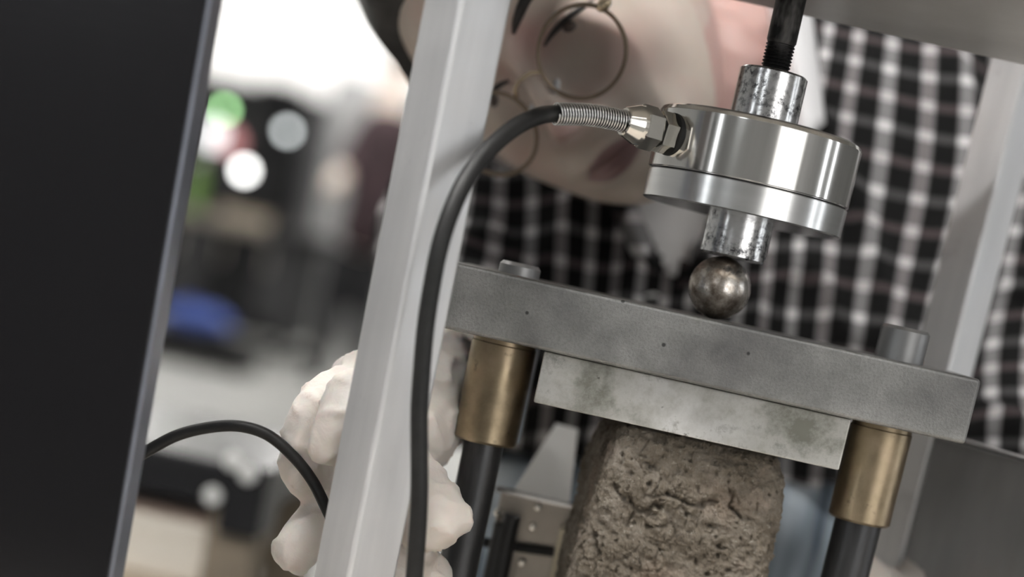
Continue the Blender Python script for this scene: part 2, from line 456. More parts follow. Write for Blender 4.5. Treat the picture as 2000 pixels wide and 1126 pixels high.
# ------------------------------------------------------------------ testing machine
YP = 0.0                                  # front face of the guide plate
YA = .045                                 # plane of the load axis
zt = P(1397, 625, YP).z                   # plate top
zb = P(1397, 759, YP).z                   # plate bottom
xl = P(853, 580, YP).x; xr = P(1901, 808, YP).x
PD = .088
# load axis heights
zs = P(1460, 370, YA).z; ztop = P(1487, 246, YA).z; zbot = P(1446, 425, YA).z; xa = P(1462, 362, YA).x
RC = 199.5 * SC(P(1460, 370, YA))
zcol = P(1511, 141, YA).z
zst = P(1427, 503, YA).z
mpp = SC(P(1440, 400, YA))
# die set ---------------------------------------------------------
zbase = P(1300, 1420, YP).z
bench_z = zbase - .045
die = thing('die_set', (xa, YA, zbase), 'steel die set with dark grey guide plate on bronze bushings above the brick', 'die set')
up = obj('guide_plate', box(xl, xr, YP, YP + PD, zb, zt, .0020, 3), 'plate_steel', die, 40, label='dark grey speckled steel guide plate')
def bushing(pt, pb, rpx, mat, yy, name='bushing'):
    c = P(*pt, yy); b_ = P(*pb, yy); x = (c.x + b_.x) / 2; r = rpx * SC(c); h = zb - b_.z
    o = obj(name, lathe([(0, 0), (r * .72, 0), (r - .0012, 0), (r, .0012), (r, h - .0035), (r * .965, h - .003), (r * .965, h - .0002), (0, h - .0002)], (x, yy, b_.z), (0, 0, 1), 64), mat, die, 35)
    return x, r, b_.z
xb1, rb1, zb1 = bushing((981, 681), (948, 862), 63.5, 'bronze', .042)
xb2, rb2, zb2 = bushing((1723, 843), (1674, 1016), 61.5, 'bronze', .042)
def rod(x, yy, rpx, zt_, z0):
    r = rpx * SC((x, yy, zb)); h = zt_ - z0
    obj('guide_rod', lathe([(0, 0), (r, 0), (r, h - .002), (r - .0016, h), (0, h)], (x, yy, z0), (0, 0, 1), 48), 'dark_rod', die, 40)
    return r
rod(xb1, .042, 39.5, zb1 + .004, zbase)
rod(xb2, .042, 46.5, zb2 + .004, zbase)
# rod ends standing above the plate
for pts, rp, nm in (((1021, 515), 40.5, 'a'), ((1769, 639), 48.5, 'b')):
    q = P(*pts, .042); r = rp * SC(q)
    obj('rod_end', lathe([(0, 0), (r, 0), (r, q.z - zt - .0016), (r - .0014, q.z - zt), (0, q.z - zt)], (xb1 if nm == 'a' else xb2, .042, zt), (0, 0, 1), 48), 'grey_steel_sheet', die, 40)
# polished sleeve behind the left bushing
q = P(1033, 800, .075)
rs = rb1 * 1.05
plain('brushed_sleeve', (.74, .76, .80), .34, 1)
obj('sleeve', lathe([(0, 0), (rs - .001, 0), (rs, .001), (rs, zb - zb1 + .001), (0, zb - zb1 + .001)], (P(1024, 800, .076).x - rs + .0012, .076, zb1 - .001), (0, 0, 1), 64), 'brushed_sleeve', die, 35, label='polished steel sleeve')
obj('base_plate', box(xl - .01, xr + .01, -.02, .13, bench_z, zbase, .002, 2), 'plate_steel', die, 40)
# pressing block
bl = P(1050, 745, .008); br = P(1650, 872, .008); zbb = P(1345, 853, .008).z
blk = obj('pressing_block', box(bl.x, br.x, .008, .078, zbb, zb - .0004, .0009, 2), 'block_steel', None, 40)
tag(blk, 'light stained steel block between the guide plate and the brick', 'steel block')

# brick -----------------------------------------------------------
bc = P(1318, 1010, .02)
BM = Matrix.Translation((bc.x, .012 + .047, zbase)) @ Matrix.Rotation(R_(9), 4, 'Z')
CRACKS = [(1197, 948, 1222, 972), (1222, 972, 1240, 990), (1240, 990, 1228, 1022), (1240, 990, 1262, 1000), (1262, 1000, 1290, 985), (1305, 965, 1350, 985), (1350, 985, 1398, 980), (1430, 960, 1428, 992), (1428, 992, 1455, 1012), (1262, 905, 1275, 912), (1405, 1062, 1412, 1068), (1150, 1040, 1168, 1085)]
def seg_d(x, y, x0, y0, x1, y1):
    t = max(0, min(1, ((x - x0) * (x1 - x0) + (y - y0) * (y1 - y0)) / ((x1 - x0) ** 2 + (y1 - y0) ** 2)))
    return math.hypot(x - x0 - t * (x1 - x0), y - y0 - t * (y1 - y0))
def brick():
    W, D, H = .0925, .085, zbb - zbase
    b = bmesh.new(); n = 150
    bmesh.ops.create_cube(b, size=2)
    bmesh.ops.subdivide_edges(b, edges=b.edges[:], cuts=n, use_grid_fill=True)
    seed = Vector((3.1, 7.7, 1.3))
    for v in b.verts:
        c = v.co.copy()
        # rounded box
        e = 10
        nrm = (abs(c.x) ** e + abs(c.y) ** e + abs(c.z) ** e) ** (1 / e)
        s = c / nrm
        zt_ = (s.z + 1) / 2
        wid = W * lerp_table(zt_, ((0, 1.03), (.45, 1.04), (.75, 1.0), (.9, .955), (1, .90)))
        p = Vector((s.x * wid / 2, s.y * D / 2, zt_ * H))
        nn = Vector((s.x ** 5, s.y ** 5, s.z ** 5)).normalized()
        q = p * 1000
        d = .0020 * noise.fractal(q * .05 + seed, 1.0, 2.0, 4) + .0011 * noise.fractal(q * .22 + seed, .5, 2.2, 6)
        cell = noise.voronoi(q * .11 + seed)[0]
        d += .0006 * noise.cell(q * .22 + seed) - .0022 * max(0, 1 - (cell[1] - cell[0]) * 6) * sstep(-.1, .35, noise.noise(q * .035 + seed))            # crevices between lumps
        pit = noise.noise(q * .30 + seed)
        if pit > .40: d -= (pit - .40) * .008
        if s.y < -.9:
            wp = BM @ p; a_, b__ = PX(wp)
            a_ += 9 * noise.noise(q * .25 + seed); b__ += 9 * noise.noise(q * .25 - seed)
            dd = min(seg_d(a_, b__, *c4) for c4 in CRACKS)
            d -= .0042 * max(0, 1 - dd / 7.5)
        if s.z > .97: d = min(d * .15, 0) - .0001                    # flat bearing face
        v.co = p + nn * d
    return b
bk = obj('brick', brick(), 'brick_clay', None, False)
bk.matrix_world = BM
tag(bk, 'rough grey-brown clay brick clamped under the stained steel block', 'brick')

# ball ------------------------------------------------------------
qb = P(1405, 563, YA); rb = (zst - zt) / 2
bm = bmesh.new(); bmesh.ops.create_icosphere(bm, subdivisions=5, radius=rb)
ball = obj('steel_ball', bm, 'worn_ball_steel', None, True)
ball.location = (qb.x, YA, zt + rb)
tag(ball, 'worn bearing ball with brownish patches between load cell and guide plate', 'steel ball')

# load cell ---------------------------------------------------------
cell = thing('load_cell', (xa, YA, zst), 'round polished steel load cell with side cable gland above the ball', 'load cell')
base = (xa, YA, 0)
g = .0006
obj('body', lathe([(0, zs + g), (RC - .0006, zs + g), (RC, zs + g + .0006), (RC * 1.002, ztop - .0028), (RC - .0007, ztop - .0011), (RC - .0022, ztop - .0002), (RC - .004, ztop), (0, ztop)], base, (0, 0, 1), 160), 'polished_steel', cell, 30)
obj('lower_ring', lathe([(0, zbot), (RC - .0012, zbot), (RC - .0004, zbot + .0006), (RC - .0002, zs - .0005), (RC - .0007, zs), (0, zs)], base, (0, 0, 1), 160), 'satin_steel', cell, 30)
obj('seam', lathe([(RC - .0014, zs - .0002), (RC - .0014, zs + g + .0002)], base, (0, 0, 1), 96), 'black_shadow_gasket', cell, 30)
r = 66.5 * mpp
obj('collar', lathe([(0, ztop - .001), (r, ztop - .001), (r, zcol - .001), (r - .0012, zcol), (0, zcol)], base, (0, 0, 1), 96), 'pitted_steel', cell, 30, label='pitted steel collar')
r = 66 * mpp
obj('lower_stud', lathe([(0, zst), (r - .0008, zst), (r, zst + .0008), (r, zbot + .001), (0, zbot + .001)], base, (0, 0, 1), 96), 'pitted_steel', cell, 30, label='pitted steel stud')
# gland
ang = R_(-90 - 57)
rd = Vector((math.cos(ang), math.sin(ang), 0))
zg = P(1310, 262, .018).z
ap = Vector((xa, YA, zg)) + rd * (RC - .0015)
u_ = .0091
obj('gasket', lathe([(0, 0), (u_ * 1.07, 0), (u_ * 1.07, .0022), (0, .0022)], ap, rd, 48), 'black_shadow_gasket', cell, 30)  # black ring, also standing in for the shadow crescent beside the nut
gl = obj('cable_gland', lathe([(u_, .0022), (u_ * 1.04, .0028), (u_ * 1.04, .0085), (u_, .0092)], ap, rd, 6, R_(20)), 'chrome', cell, 20, label='nickel plated hexagonal cable gland')
obj('gland_neck', lathe([(u_ * .8, .009), (u_ * .8, .0105)], ap, rd, 32), 'black_shadow_gasket', gl, 20)
obj('gland_nut', lathe([(u_ * 1.05, .0105), (u_ * 1.1, .0112), (u_ * 1.1, .0185), (u_ * 1.02, .0196)], ap, rd, 6, R_(32)), 'chrome', gl, 20)
obj('gland_cone', lathe([(u_ * .99, .0192), (u_ * .97, .0210), (u_ * .70, .0275), (u_ * .64, .0279)], ap, rd, 40), 'chrome', gl, 30)
# spring strain relief and cable
s0 = ap + rd * .0262
s1 = P(1084, 222, s0.y - .019)
sm = (s0 + s1) / 2 + Vector((0, 0, .0012))
axis_path = spline([s0, sm, s1], 40)
L = sum((a - b).length for a, b in zip(axis_path, axis_path[1:]))
coils, per = 27, 18
hp = []
for i in range(coils * per + 1):
    f = i / (coils * per) * (len(axis_path) - 1); k = min(int(f), len(axis_path) - 2)
    c0 = axis_path[k].lerp(axis_path[k + 1], f - k); tn = (axis_path[k + 1] - axis_path[k]).normalized(); fm = frame_to(tn)
    a = 2 * math.pi * i / per; rr = .0047
    hp.append(c0 + fm @ Vector((rr * math.cos(a), rr * math.sin(a), 0)))
obj('strain_relief_spring', tube(hp, .00043, 7), 'spring_wire', cell, True, label='bright coiled wire strain relief spring')
kn = [s0 + (s1 - s0) * .04, s0 + (s1 - s0) * .5 + Vector((0, 0, .001)), s1, P(1048, 228, -.030), P(1005, 249, -.043), P(955, 292, -.058), P(912, 348, -.070), P(880, 415, -.078), P(858, 485, -.082),
      P(843, 560, -.083), P(831, 640, -.083), P(824, 720, -.083), P(819, 800, -.083), P(819, 880, -.083), P(819, 960, -.083), P(816, 1030, -.082), P(809, 1126, -.080), P(800, 1230, -.076)]
obj('cable', tube(spline(kn, 10), .00375, 20), 'black_rubber', cell, True, label='thick black rubber signal cable')

# threaded rod --------------------------------------------------------
rr = 29.5 * SC(P(1535, 60, YA))
ztr = P(1503, 82, YA).z                     # where the thread starts
prof = [(0, zcol - .004), (rr * .84, zcol - .004)]
nth = 9; z = zcol - .001; dz = (ztr - z) / nth
for k in range(nth):
    prof += [(rr * .86, z + dz * .05), (rr * .98, z + dz * .45), (rr * .98, z + dz * .6), (rr * .86, z + dz * .98)]; z += dz
zbeam0 = P(1560, 24, .1).z
prof += [(rr * .9, ztr), (rr, ztr + .0015), (rr, zbeam0 + .012), (0, zbeam0 + .012)]
tr = obj('threaded_rod', lathe(prof, (xa, YA, 0), (0, 0, 1), 48), 'black_oxide', None, 30)
tag(tr, 'blackened threaded steel rod screwed into the collar of the load cell', 'rod')

# frame: crosshead and posts -------------------------------------------
fr = thing('test_frame', (xa, .05, bench_z), 'grey metal test frame with slanting square posts around the die set', 'test frame')
zx = P(1775, 77, .10).z
XB0, XB1 = P(830, -200, -.07).x - .09, P(2000, 130, .17).x + .12
obj('crosshead', box(XB0, XB1, -.075, .10, zx, zx + .05, .0012, 2), 'crosshead_paint', fr, 40)
S2 = .0265
def post(pt, yr, side, name='post'):
    q = P(*pt, yr); hd = side / math.sqrt(2)
    rot = Matrix.Rotation(R_(45), 3, 'Z')
    obj(name, box(q.x - side / 2, q.x + side / 2, yr + hd - side / 2 - .0008, yr + hd + side / 2 - .0008, bench_z, bench_z + .62, .0022, 4, rot=rot), 'aluminium', fr, 40)
post((791, 563), -.07, .0262)
post((1934, 400), .165, .0245)
# grey side sheet, lower right
A = P(1760, 812, .20); B = P(2120, 960, .045)
zsh = P(1945, 886, .115).z
d = Vector((B.x - A.x, B.y - A.y, 0)); ln = d.length; an = math.atan2(d.y, d.x)
sh = obj('side_sheet', box(0, ln, 0, .004, bench_z - zsh, 0, .0006, 1), 'grey_steel_sheet', None, 40)
sh.matrix_world = Matrix.Translation((A.x, A.y, zsh)) @ Matrix.Rotation(an, 4, 'Z')
es = obj('edge_strip', box(0, ln, -.0025, .005, 0, .0030, .0006, 1), 'bright_steel', None, 40, label='bright top edge strip')
es.parent = sh
tag(sh, 'scratched grey steel side sheet behind the right bronze bushing', 'steel sheet')

# small bracket behind the left guide rod ---------------------------------
yb = .11
q0 = P(972, 957, yb); q1 = P(1108, 987, yb)
zl = P(1040, 970, yb).z
zq = P(1000, 1300, yb).z
bra = thing('mounting_bracket', (q0.x, yb, bench_z), 'small screwed metal bracket between the left guide rod and the brick', 'bracket')
obj('face_plate', box(q0.x + .002, q1.x + .012, yb, yb + .004, bench_z, zl - .001, .0005, 1), 'dull_nickel', bra, 40)
obj('lip', box(q0.x - .001, q1.x + .014, yb - .004, yb + .004, zl - .001, zl + .0015, .0006, 2), 'bright_steel', bra, 40, label='bright folded lip')
for px, py in ((1050, 990), (1040, 1028), (1019, 1098), (975, 1000)):
    s = P(px, py, yb - .0005)
    obj('screw', lathe([(0, 0), (.0026, 0), (.0026, .0012), (.0016, .0024), (0, .0026)], s + Vector((0, .0008, 0)), (0, -1, 0), 20), 'chrome', bra, 30)
a = P(985, 1063, yb - .002); b2 = P(1078, 1072, yb - .002)
obj('slot_bar', cyl(P(945, 1058, yb - .003), P(1082, 1078, yb - .003), .0026, seg=16), 'black_paint', bra, 40)
obj('strip', box(P(1091, 1075, yb - .012).x - .0017, P(1091, 1075, yb - .012).x + .0017, yb - .02, yb - .002, bench_z, P(1092, 1026, yb - .012).z, .0004, 1), 'brass_strip', bra, 40, label='thin cream metal strip')
for px, py, rp, top in ((990, 1060, .0046, (1001, 1004)), (966, 1070, .0034, (978, 1020))):
    tq = P(*top, yb - .016)
    obj('pin', cyl((tq.x, yb - .016, bench_z), (tq.x, yb - .016, tq.z), rp, seg=24, bev=.0008), 'black_paint', bra, 40, label='black round pin')
# sloping bright guard above the bracket
w0, w1, w2, w3 = P(1000, 962, .118), P(1112, 985, .118), P(1128, 840, .19), P(1085, 828, .19)
b = bmesh.new(); off = Vector((0, .002, .0005))
vv = [b.verts.new(x) for x in (w0, w1, w2, w3)] + [b.verts.new(x + off) for x in (w0, w1, w2, w3)]
for f in ((0, 1, 2, 3), (7, 6, 5, 4), (0, 4, 5, 1), (1, 5, 6, 2), (2, 6, 7, 3), (3, 7, 4, 0)): b.faces.new([vv[i] for i in f])
bmesh.ops.recalc_face_normals(b, faces=b.faces[:])
obj('guard', b, 'white_plastic', bra, False, label='tapering white guard')

# workbench under the machine
wb = thing('workbench', (.0, .05, 0), 'pale laminate workbench carrying the testing machine', 'workbench')
obj('bench_top', box(-.75, .95, -.40, .24, bench_z - .035, bench_z, .003, 2), 'bench_laminate', wb, 40)
for x in (-.68, .88):
    for y in (-.34, .18): obj('leg', box(x - .025, x + .025, y - .025, y + .025, 0, bench_z - .035, .003, 1), 'cabinet_grey', wb, 40)

# ------------------------------------------------------------------ black monitor, left foreground
ym = -.092
e = P(340, 563, ym)                           # back right edge
mt = .0175
mz0, mz1 = bench_z + .02, P(440, -260, ym).z
mon = thing('monitor', (e.x - .13, ym, bench_z), 'black flat monitor with slate metal rim filling the left edge', 'monitor')
mb = obj('housing', box(e.x - .34, e.x, ym - mt, ym, mz0, mz1, .0015, 3), 'slate_metal', mon, 40, label='slate grey metal housing')
obj('screen', box(e.x - .338, e.x - .0016, ym - mt - .0022, ym - mt + .0005, mz0 + .002, mz1 - .002, .0008, 2), 'black_plastic', mon, 40, label='black satin front panel')
obj('stand', box(e.x - .22, e.x - .12, ym - .012, ym - .004, bench_z + .006, mz0 + .02, .001, 1), 'black_paint', mon, 40)
obj('foot', box(e.x - .27, e.x - .07, ym - .09, ym + .06, bench_z, bench_z + .007, .002, 2), 'black_paint', mon, 40)
# thin cable from behind the monitor to the gloved hand
kp = [P(180, 950, -.03), P(235, 912, -.03), P(285, 882, -.028), P(345, 850, -.026), P(410, 834, -.024), P(470, 832, -.024), P(525, 850, -.022), P(575, 893, -.02), P(610, 938, -.02), P(634, 985, -.022), P(660, 1040, -.02)]
cb = obj('thin_cable', tube(spline(kp, 10), [.0030] * 28 + [.0026] * 80, 16) if False else tube(spline(kp, 10), .0027, 16), 'black_rubber', None, True)
tag(cb, 'thin black cable arching from behind the monitor into the gloved hand', 'cable')

# ------------------------------------------------------------------ person behind the machine
person = thing('person', (xa, .42, 0), 'person in plaid shirt, round glasses and white gloves bending over the machine', 'person')
HP, HY, HR = 13.41, -22.23, -51.79
HM = Matrix.Translation((-.0972, .2307, 1.0402)) @ Matrix.Rotation(R_(HR), 4, 'Y') @ Matrix.Rotation(R_(HY), 4, 'Z') @ Matrix.Rotation(R_(HP), 4, 'X')
def g2(x, z, cx, cz, sx, sz): return math.exp(-((x - cx) / sx) ** 2 - ((z - cz) / sz) ** 2)
def head_point(s):
    """unit direction -> head surface, mm, -y is the face"""
    t = s.z; h = math.sqrt(max(1e-9, 1 - t * t)); cx, cy = s.x / h, s.y / h
    z = 118 * t if t > 0 else 113 * t
    prof = (1 - abs(t) ** 4) ** .25 if t < 0 else (1 - abs(t) ** 2.4) ** (1 / 2.4)
    wx = 76 * (h if t > 0 else (1 - abs(t) ** 2.3) ** (1 / 2.3)) * (1 - .10 * sstep(-.2, -.9, t))
    y = cy * (97 * prof if cy < 0 else 98 * h * (1 - .12 * sstep(-.1, -.8, t)))
    x = cx * wx
    if cy < 0: x *= (1 + .10 * (-cy) * (1 + cy) * 2)
    return x, y, z, cy
def face_disp(x, z, cy):
    k = sstep(-.05, -.45, cy)
    d = 0
    d += 7 * math.exp(-((z - 24) / 11) ** 2) * math.exp(-((abs(x) - 26) / 24) ** 2)               # brow
    for s in (-1, 1):
        d -= 14.5 * g2(x, z, s * 29, 3, 18, 12)                                                       # socket
        d += 9.0 * g2(x, z, s * 31, -1, 13, 9.5)                                                     # lidded eye
        d -= 1.6 * g2(x, z, s * 31, -6, 13, 1.8)
        d += 5 * g2(x, z, s * 44, -30, 17, 17)                                                      # cheek
        d -= 3 * g2(x, z, s * 45, -62, 14, 18)
        d += 6.5 * g2(x, z, s * 12.5, -41, 6.5, 6.5)                                                   # nostril wing
        d -= 2.2 * g2(x, z, s * 24, -52, 5, 11)                                                      # fold
    nz = lerp_table(z, ((-54, 0), (-47, 4), (-43, 19), (-38, 29), (-33, 29.5), (-20, 21), (-5, 13), (8, 8), (22, 3), (34, 0)))
    nw = lerp_table(z, ((-46, 12), (-38, 10.5), (-20, 8.5), (8, 7), (30, 10)))
    d += nz * math.exp(-(abs(x) / nw) ** 2.4)
    d += 5.5 * g2(x, z, 0, -62.5, 21, 4.5) + 6.5 * g2(x, z, 0, -75, 19, 5) - 7.5 * g2(x, z, 0, -68.6, 22, 2.1)
    d -= 3.5 * g2(x, z, 0, -85, 24, 5)
    d += 7 * g2(x, z, 0, -100, 20, 11)
    return d * k
def head_bm(fn=None, sub=6):
    b = bmesh.new(); bmesh.ops.create_icosphere(b, subdivisions=sub, radius=1)
    for v in b.verts:
        s = v.co.normalized(); x, y, z, cy = head_point(s)
        y -= face_disp(x, z, cy)
        p = Vector((x, y, z))
        if fn: p = fn(p, s)
        v.co = p * .001
    return b
hb = head_bm()
# ears
for s in (-1, 1):
    ellipsoid((s * .0765, .012, -.008), (.008, .018, .031), Matrix.Rotation(R_(s * 18), 3, 'Z'), 24, hb)
for v in hb.verts: v.co = HM @ v.co
# neck, chest, arms (under the clothes) fused with the head into one skin
nb = P(1395, 75, .385)
neck = skinned([[(HM @ Vector((0, .015, -.035)), .058), (HM @ Vector((.016, .048, -.10)), .050), (nb, .056), (P(1400, 420, .42), .085), (P(1400, 800, .42), .10)]], 2)
hb.from_mesh(neck)
bme = evaluated(bm_mesh(hb), [('REMESH', dict(mode='VOXEL', voxel_size=.0023)), ('SMOOTH', dict(factor=.5, iterations=2))])
HI = HM.inverted()
lay = bme.attributes.new('lips', 'FLOAT', 'POINT'); lay2 = bme.attributes.new('blush', 'FLOAT', 'POINT')
for i, v in enumerate(bme.vertices):
    q = (HI @ v.co) * 1000
    f = 0
    if q.y < -70:
        f = .8 * sstep(1.4, .6, (q.x / 23) ** 2 + ((q.z + 69.5) / (8.5 * max(.3, 1 - .55 * (q.x / 23) ** 2))) ** 2)
    lay.data[i].value = f
    lay2.data[i].value = min(.7, .6 * (g2(q.x, q.z, 0, -36, 16, 11) + 1.2 * g2(q.x, q.z, 12, 8, 10, 15) + g2(q.x, q.z, -12, 4, 9, 14) + .7 * g2(q.x, q.z, 42, -34, 18, 14) + .7 * g2(q.x, q.z, -42, -34, 18, 14))) if q.y < -30 else (.75 if q.z < -60 or q.y > 10 else .25)
obj('body', bme, 'skin', person, True, label='bowed face and neck with pale skin')
# hair
def hairfn(p, s):
    hz = lerp_table(p.y, ((-95, 70), (-70, 66), (-52, 54), (-40, 26), (-26, -10), (-14, -18), (10, 5), (30, -30), (90, -55)))
    m = sstep(-6, 7, p.z - hz)
    n = noise.noise(Vector((p.x, p.y * .3, p.z * .6)) * .09) * 2.5
    return p + s * (m * (9 + n) - 7 * (1 - m) + 12 * m * sstep(40, 110, p.z))
hh = head_bm(hairfn, 5)
for v in hh.verts: v.co = HM @ v.co
obj('hair', hh, 'black_hair', person, True, label='short black hair')
def surf(x, z, lift=0):
    """point on the face at local x,z (mm)"""
    t = z / 118 if z > 0 else z / 113
    prof = (1 - abs(t) ** 4) ** .25 if t < 0 else (1 - abs(t) ** 2.4) ** (1 / 2.4)
    h = math.sqrt(1 - t * t); cx = min(.98, abs(x) / (76 * h)); cyn = -math.sqrt(1 - cx * cx)
    y = cyn * 97 * prof - face_disp(x, z, cyn)
    return HM @ Vector((x * .001, (y - lift) * .001, z * .001))
for s in (-1, 1):
    pth = spline([surf(s * a, c_, .3) for a, c_ in ((9, 15), (16, 19), (27, 23), (38, 23), (48, 17))], 8)
    n_ = len(pth)
    obj('eyebrow', tube(pth, [.0009 + .0022 * math.sin(math.pi * (i + .6) / (n_ + .3)) for i in range(n_)], 8), 'black_hair', person, True)
    pth = spline([surf(s * a, c_, .5) for a, c_ in ((14, -1), (21, 0.5), (30, 0.5), (39, -1), (46, -3))], 8)
    n_ = len(pth)
    obj('eyelashes', tube(pth, [.0006 + .0012 * math.sin(math.pi * (i + .5) / n_) for i in range(n_)], 8), 'black_hair', person, True)
for s in (-1, 1):
    ec = HI @ surf(s * 29, -4.0)
    obj('eye', ellipsoid(HM @ (ec + Vector((0, .0015, 0))), (.0046, .0026, .0034), HM.to_3x3(), 20), 'dark_iris', person, True)
# glasses
gx = thing('glasses', (0, 0, 0), '', ''); del gx['label']; del gx['category']
gx.parent = person; gx.matrix_parent_inverse = person.matrix_world.inverted()
gx['label'] = 'round thin gold-rimmed glasses'
def gl_pt(x, y, z): return HM @ Vector((x * .001, y * .001, z * .001))
LC = {s: (s * 33, -108, -15) for s in (-1, 1)}
for s in (-1, 1):
    cx, cy, cz = LC[s]; ring = []
    for k in range(48):
        a = 2 * math.pi * k / 48
        ring.append(gl_pt(cx + 23.5 * math.cos(a), cy + s * .16 * 23.5 * math.cos(a) + .10 * 23 * math.sin(a), cz + 22.5 * math.sin(a)))
    obj('rim', tube(ring, .0012, 8, True), 'brown_wire', gx, True)
    b = bmesh.new(); ctr = sum(ring, Vector()) / 48
    nrm = (ring[0] - ctr).cross(ring[12] - ctr).normalized()
    va = [b.verts.new(p + nrm * .0004) for p in ring]; vb = [b.verts.new(p - nrm * .0004) for p in ring]
    b.faces.new(va); b.faces.new(vb[::-1])
    for k in range(48): b.faces.new((va[k], vb[k], vb[(k + 1) % 48], va[(k + 1) % 48]))
    bmesh.ops.recalc_face_normals(b, faces=b.faces[:])
    obj('lens', b, 'lens_glass', gx, False)
    ellp = gl_pt(s * 9, -106, -19)
    obj('nose_pad', ellipsoid(ellp, (.0022, .0028, .0045), None, 16), 'clear_pad', gx, True)
    hx = s * 57
    obj('temple', tube(spline([gl_pt(s * 55, -104, -7), gl_pt(s * 64, -100, -5), gl_pt(s * 77, -84, -3), gl_pt(s * 84, -40, 4), gl_pt(s * 84, 10, 12)], 8), .0012, 8), 'gold_wire', gx, True)
    obj('hinge', ellipsoid(gl_pt(s * 57, -103, -6), (.0048, .003, .0032), HM.to_3x3(), 16), 'gold_wire', gx, True)
obj('bridge', tube(spline([gl_pt(-10.5, -109, -9), gl_pt(-5, -111, -4), gl_pt(5, -111, -4), gl_pt(10.5, -109, -9)], 6), .0011, 8), 'gold_wire', gx, True)

# shirt: lofted torso + sleeves, fused, wrinkled
def shirt():
    b = bmesh.new(); seg = 72; yc = .43
    rg = [(1425, -60, 150, .06, -.16), (1425, -10, 240, .075, -.18), (1425, 80, 380, .095, -.20), (1425, 190, 490, .115, -.20), (1428, 330, 560, .125, -.15), (1428, 480, 575, .13, -.10), (1425, 700, 560, .13, -.05), (1420, 950, 545, .13, 0), (1410, 1250, 530, .13, 0), (1410, 1600, 530, .13, 0)]
    tab = []
    for i, (cx, cy, hw, hd, sh_) in enumerate(rg):
        tab.append((cx, cy, hw, hd, sh_))
    rings = []
    dens = spline([Vector((a, b_, c_)) for a, b_, c_, _, _ in tab], 6)
    d2 = spline([Vector((d_, e_, 0)) for _, _, _, d_, e_ in tab], 6)
    for p, q in zip(dens, d2):
        ring = []
        for k in range(seg):
            a = 2 * math.pi * k / seg; ca, sa = math.cos(a), math.sin(a)
            ex = .8
            ca2 = math.copysign(abs(ca) ** ex, ca); sa2 = math.copysign(abs(sa) ** ex, sa)
            px = p.x + p.z * ca2; py = p.y + q.y * (px - p.x)
            ring.append(b.verts.new(P(px, py, yc) + Vector((0, q.x * sa2, 0))))
        rings.append(ring)
    for A, B in zip(rings, rings[1:]):
        for k in range(seg): b.faces.new((A[k], A[(k + 1) % seg], B[(k + 1) % seg], B[k]))
    b.faces.new(rings[0][::-1]); b.faces.new(rings[-1])
    bmesh.ops.recalc_face_normals(b, faces=b.faces[:])
    for ch in ([(P(960, 330, .41), .075), (P(905, 480, .38), .066), (P(905, 640, .33), .055), (P(900, 690, .25), .047), (P(890, 680, .175), .043)],
               [(P(1890, 170, .42), .078), (P(2010, 420, .41), .07), (P(2040, 700, .36), .06), (P(1960, 900, .30), .052), (P(1880, 1010, .235), .046)]):
        b.from_mesh(skinned([ch], 2))
    me = evaluated(bm_mesh(b), [('REMESH', dict(mode='VOXEL', voxel_size=.0055)), ('SMOOTH', dict(factor=.5, iterations=4))])
    b = bmesh.new(); b.from_mesh(me); b.normal_update()
    for v in b.verts:
        q = v.co
        d = .007 * noise.fractal(Vector((q.x * 9, q.y * 6, q.z * 5)) + Vector((4, 1, 2)), 1, 2, 3)
        r_ = abs(noise.noise(Vector((q.x * 14 + q.z * 5, q.y * 10, q.z * 7 - q.x * 4))))
        d += .010 * (max(0, .30 - r_) / .30) ** 2 - .002
        v.co = q + v.normal * d
    # open neck
    kill = [f for f in b.faces if (f.normal.y < .2 and in_v(PX(f.calc_center_median()))) or (PX(f.calc_center_median())[1] > 935 + .1 * (PX(f.calc_center_median())[0] - 1500) and PX(f.calc_center_median())[0] < 1840)]
    bmesh.ops.delete(b, geom=kill, context='FACES')
    uv = b.loops.layers.uv.new('UVMap'); ih = Vector((math.cos(R_(6)), 0, math.sin(R_(6)))); iv = Vector((-math.sin(R_(6)), 0, math.cos(R_(6))))
    for f in b.faces:
        for l in f.loops:
            q = l.vert.co; wv_ = Vector((noise.noise(Vector((q.x * 7, q.y * 3, q.z * 4))), 0, noise.noise(Vector((q.x * 5 + 9, q.y * 3, q.z * 6)))))
            l[uv].uv = (q.dot(ih) + .022 * wv_.x + .45 * (q.y - .3) * 0, q.dot(iv) + .018 * wv_.z + .5 * (q.y - .3))
    return b
VN = [(1222, 372), (1390, 330), (1400, 420), (1310, 542), (1285, 500)]
def in_v(p):
    c_ = False; j = len(VN) - 1
    for i in range(len(VN)):
        (xi, yi), (xj, yj) = VN[i], VN[j]
        if (yi > p[1]) != (yj > p[1]) and p[0] < (xj - xi) * (p[1] - yi) / (yj - yi) + xi: c_ = not c_
        j = i
    return c_
obj('shirt', shirt(), 'plaid_cotton', person, True, label='black and white plaid shirt with thin maroon lines')
# trousers below the shirt hem
b = bmesh.new(); rings = []
for py in (880, 920, 1000, 1120, 1300, 1550):
    ring = []
    for k in range(72):
        a = 2 * math.pi * k / 72; ca = math.copysign(abs(math.cos(a)) ** .8, math.cos(a)); sa = math.copysign(abs(math.sin(a)) ** .8, math.sin(a))
        ring.append(b.verts.new(P(1415 + 500 * ca, py, .43) + Vector((0, .122 * sa + .003 * math.sin(9 * a), 0))))
    rings.append(ring)
for A_, B_ in zip(rings, rings[1:]):
    for k in range(72): b.faces.new((A_[k], A_[(k + 1) % 72], B_[(k + 1) % 72], B_[k]))
b.faces.new(rings[0][::-1]); b.faces.new(rings[-1])
bmesh.ops.recalc_face_normals(b, faces=b.faces[:])
obj('trousers', b, 'pale_denim', person, True, label='pale blue streaky trousers')
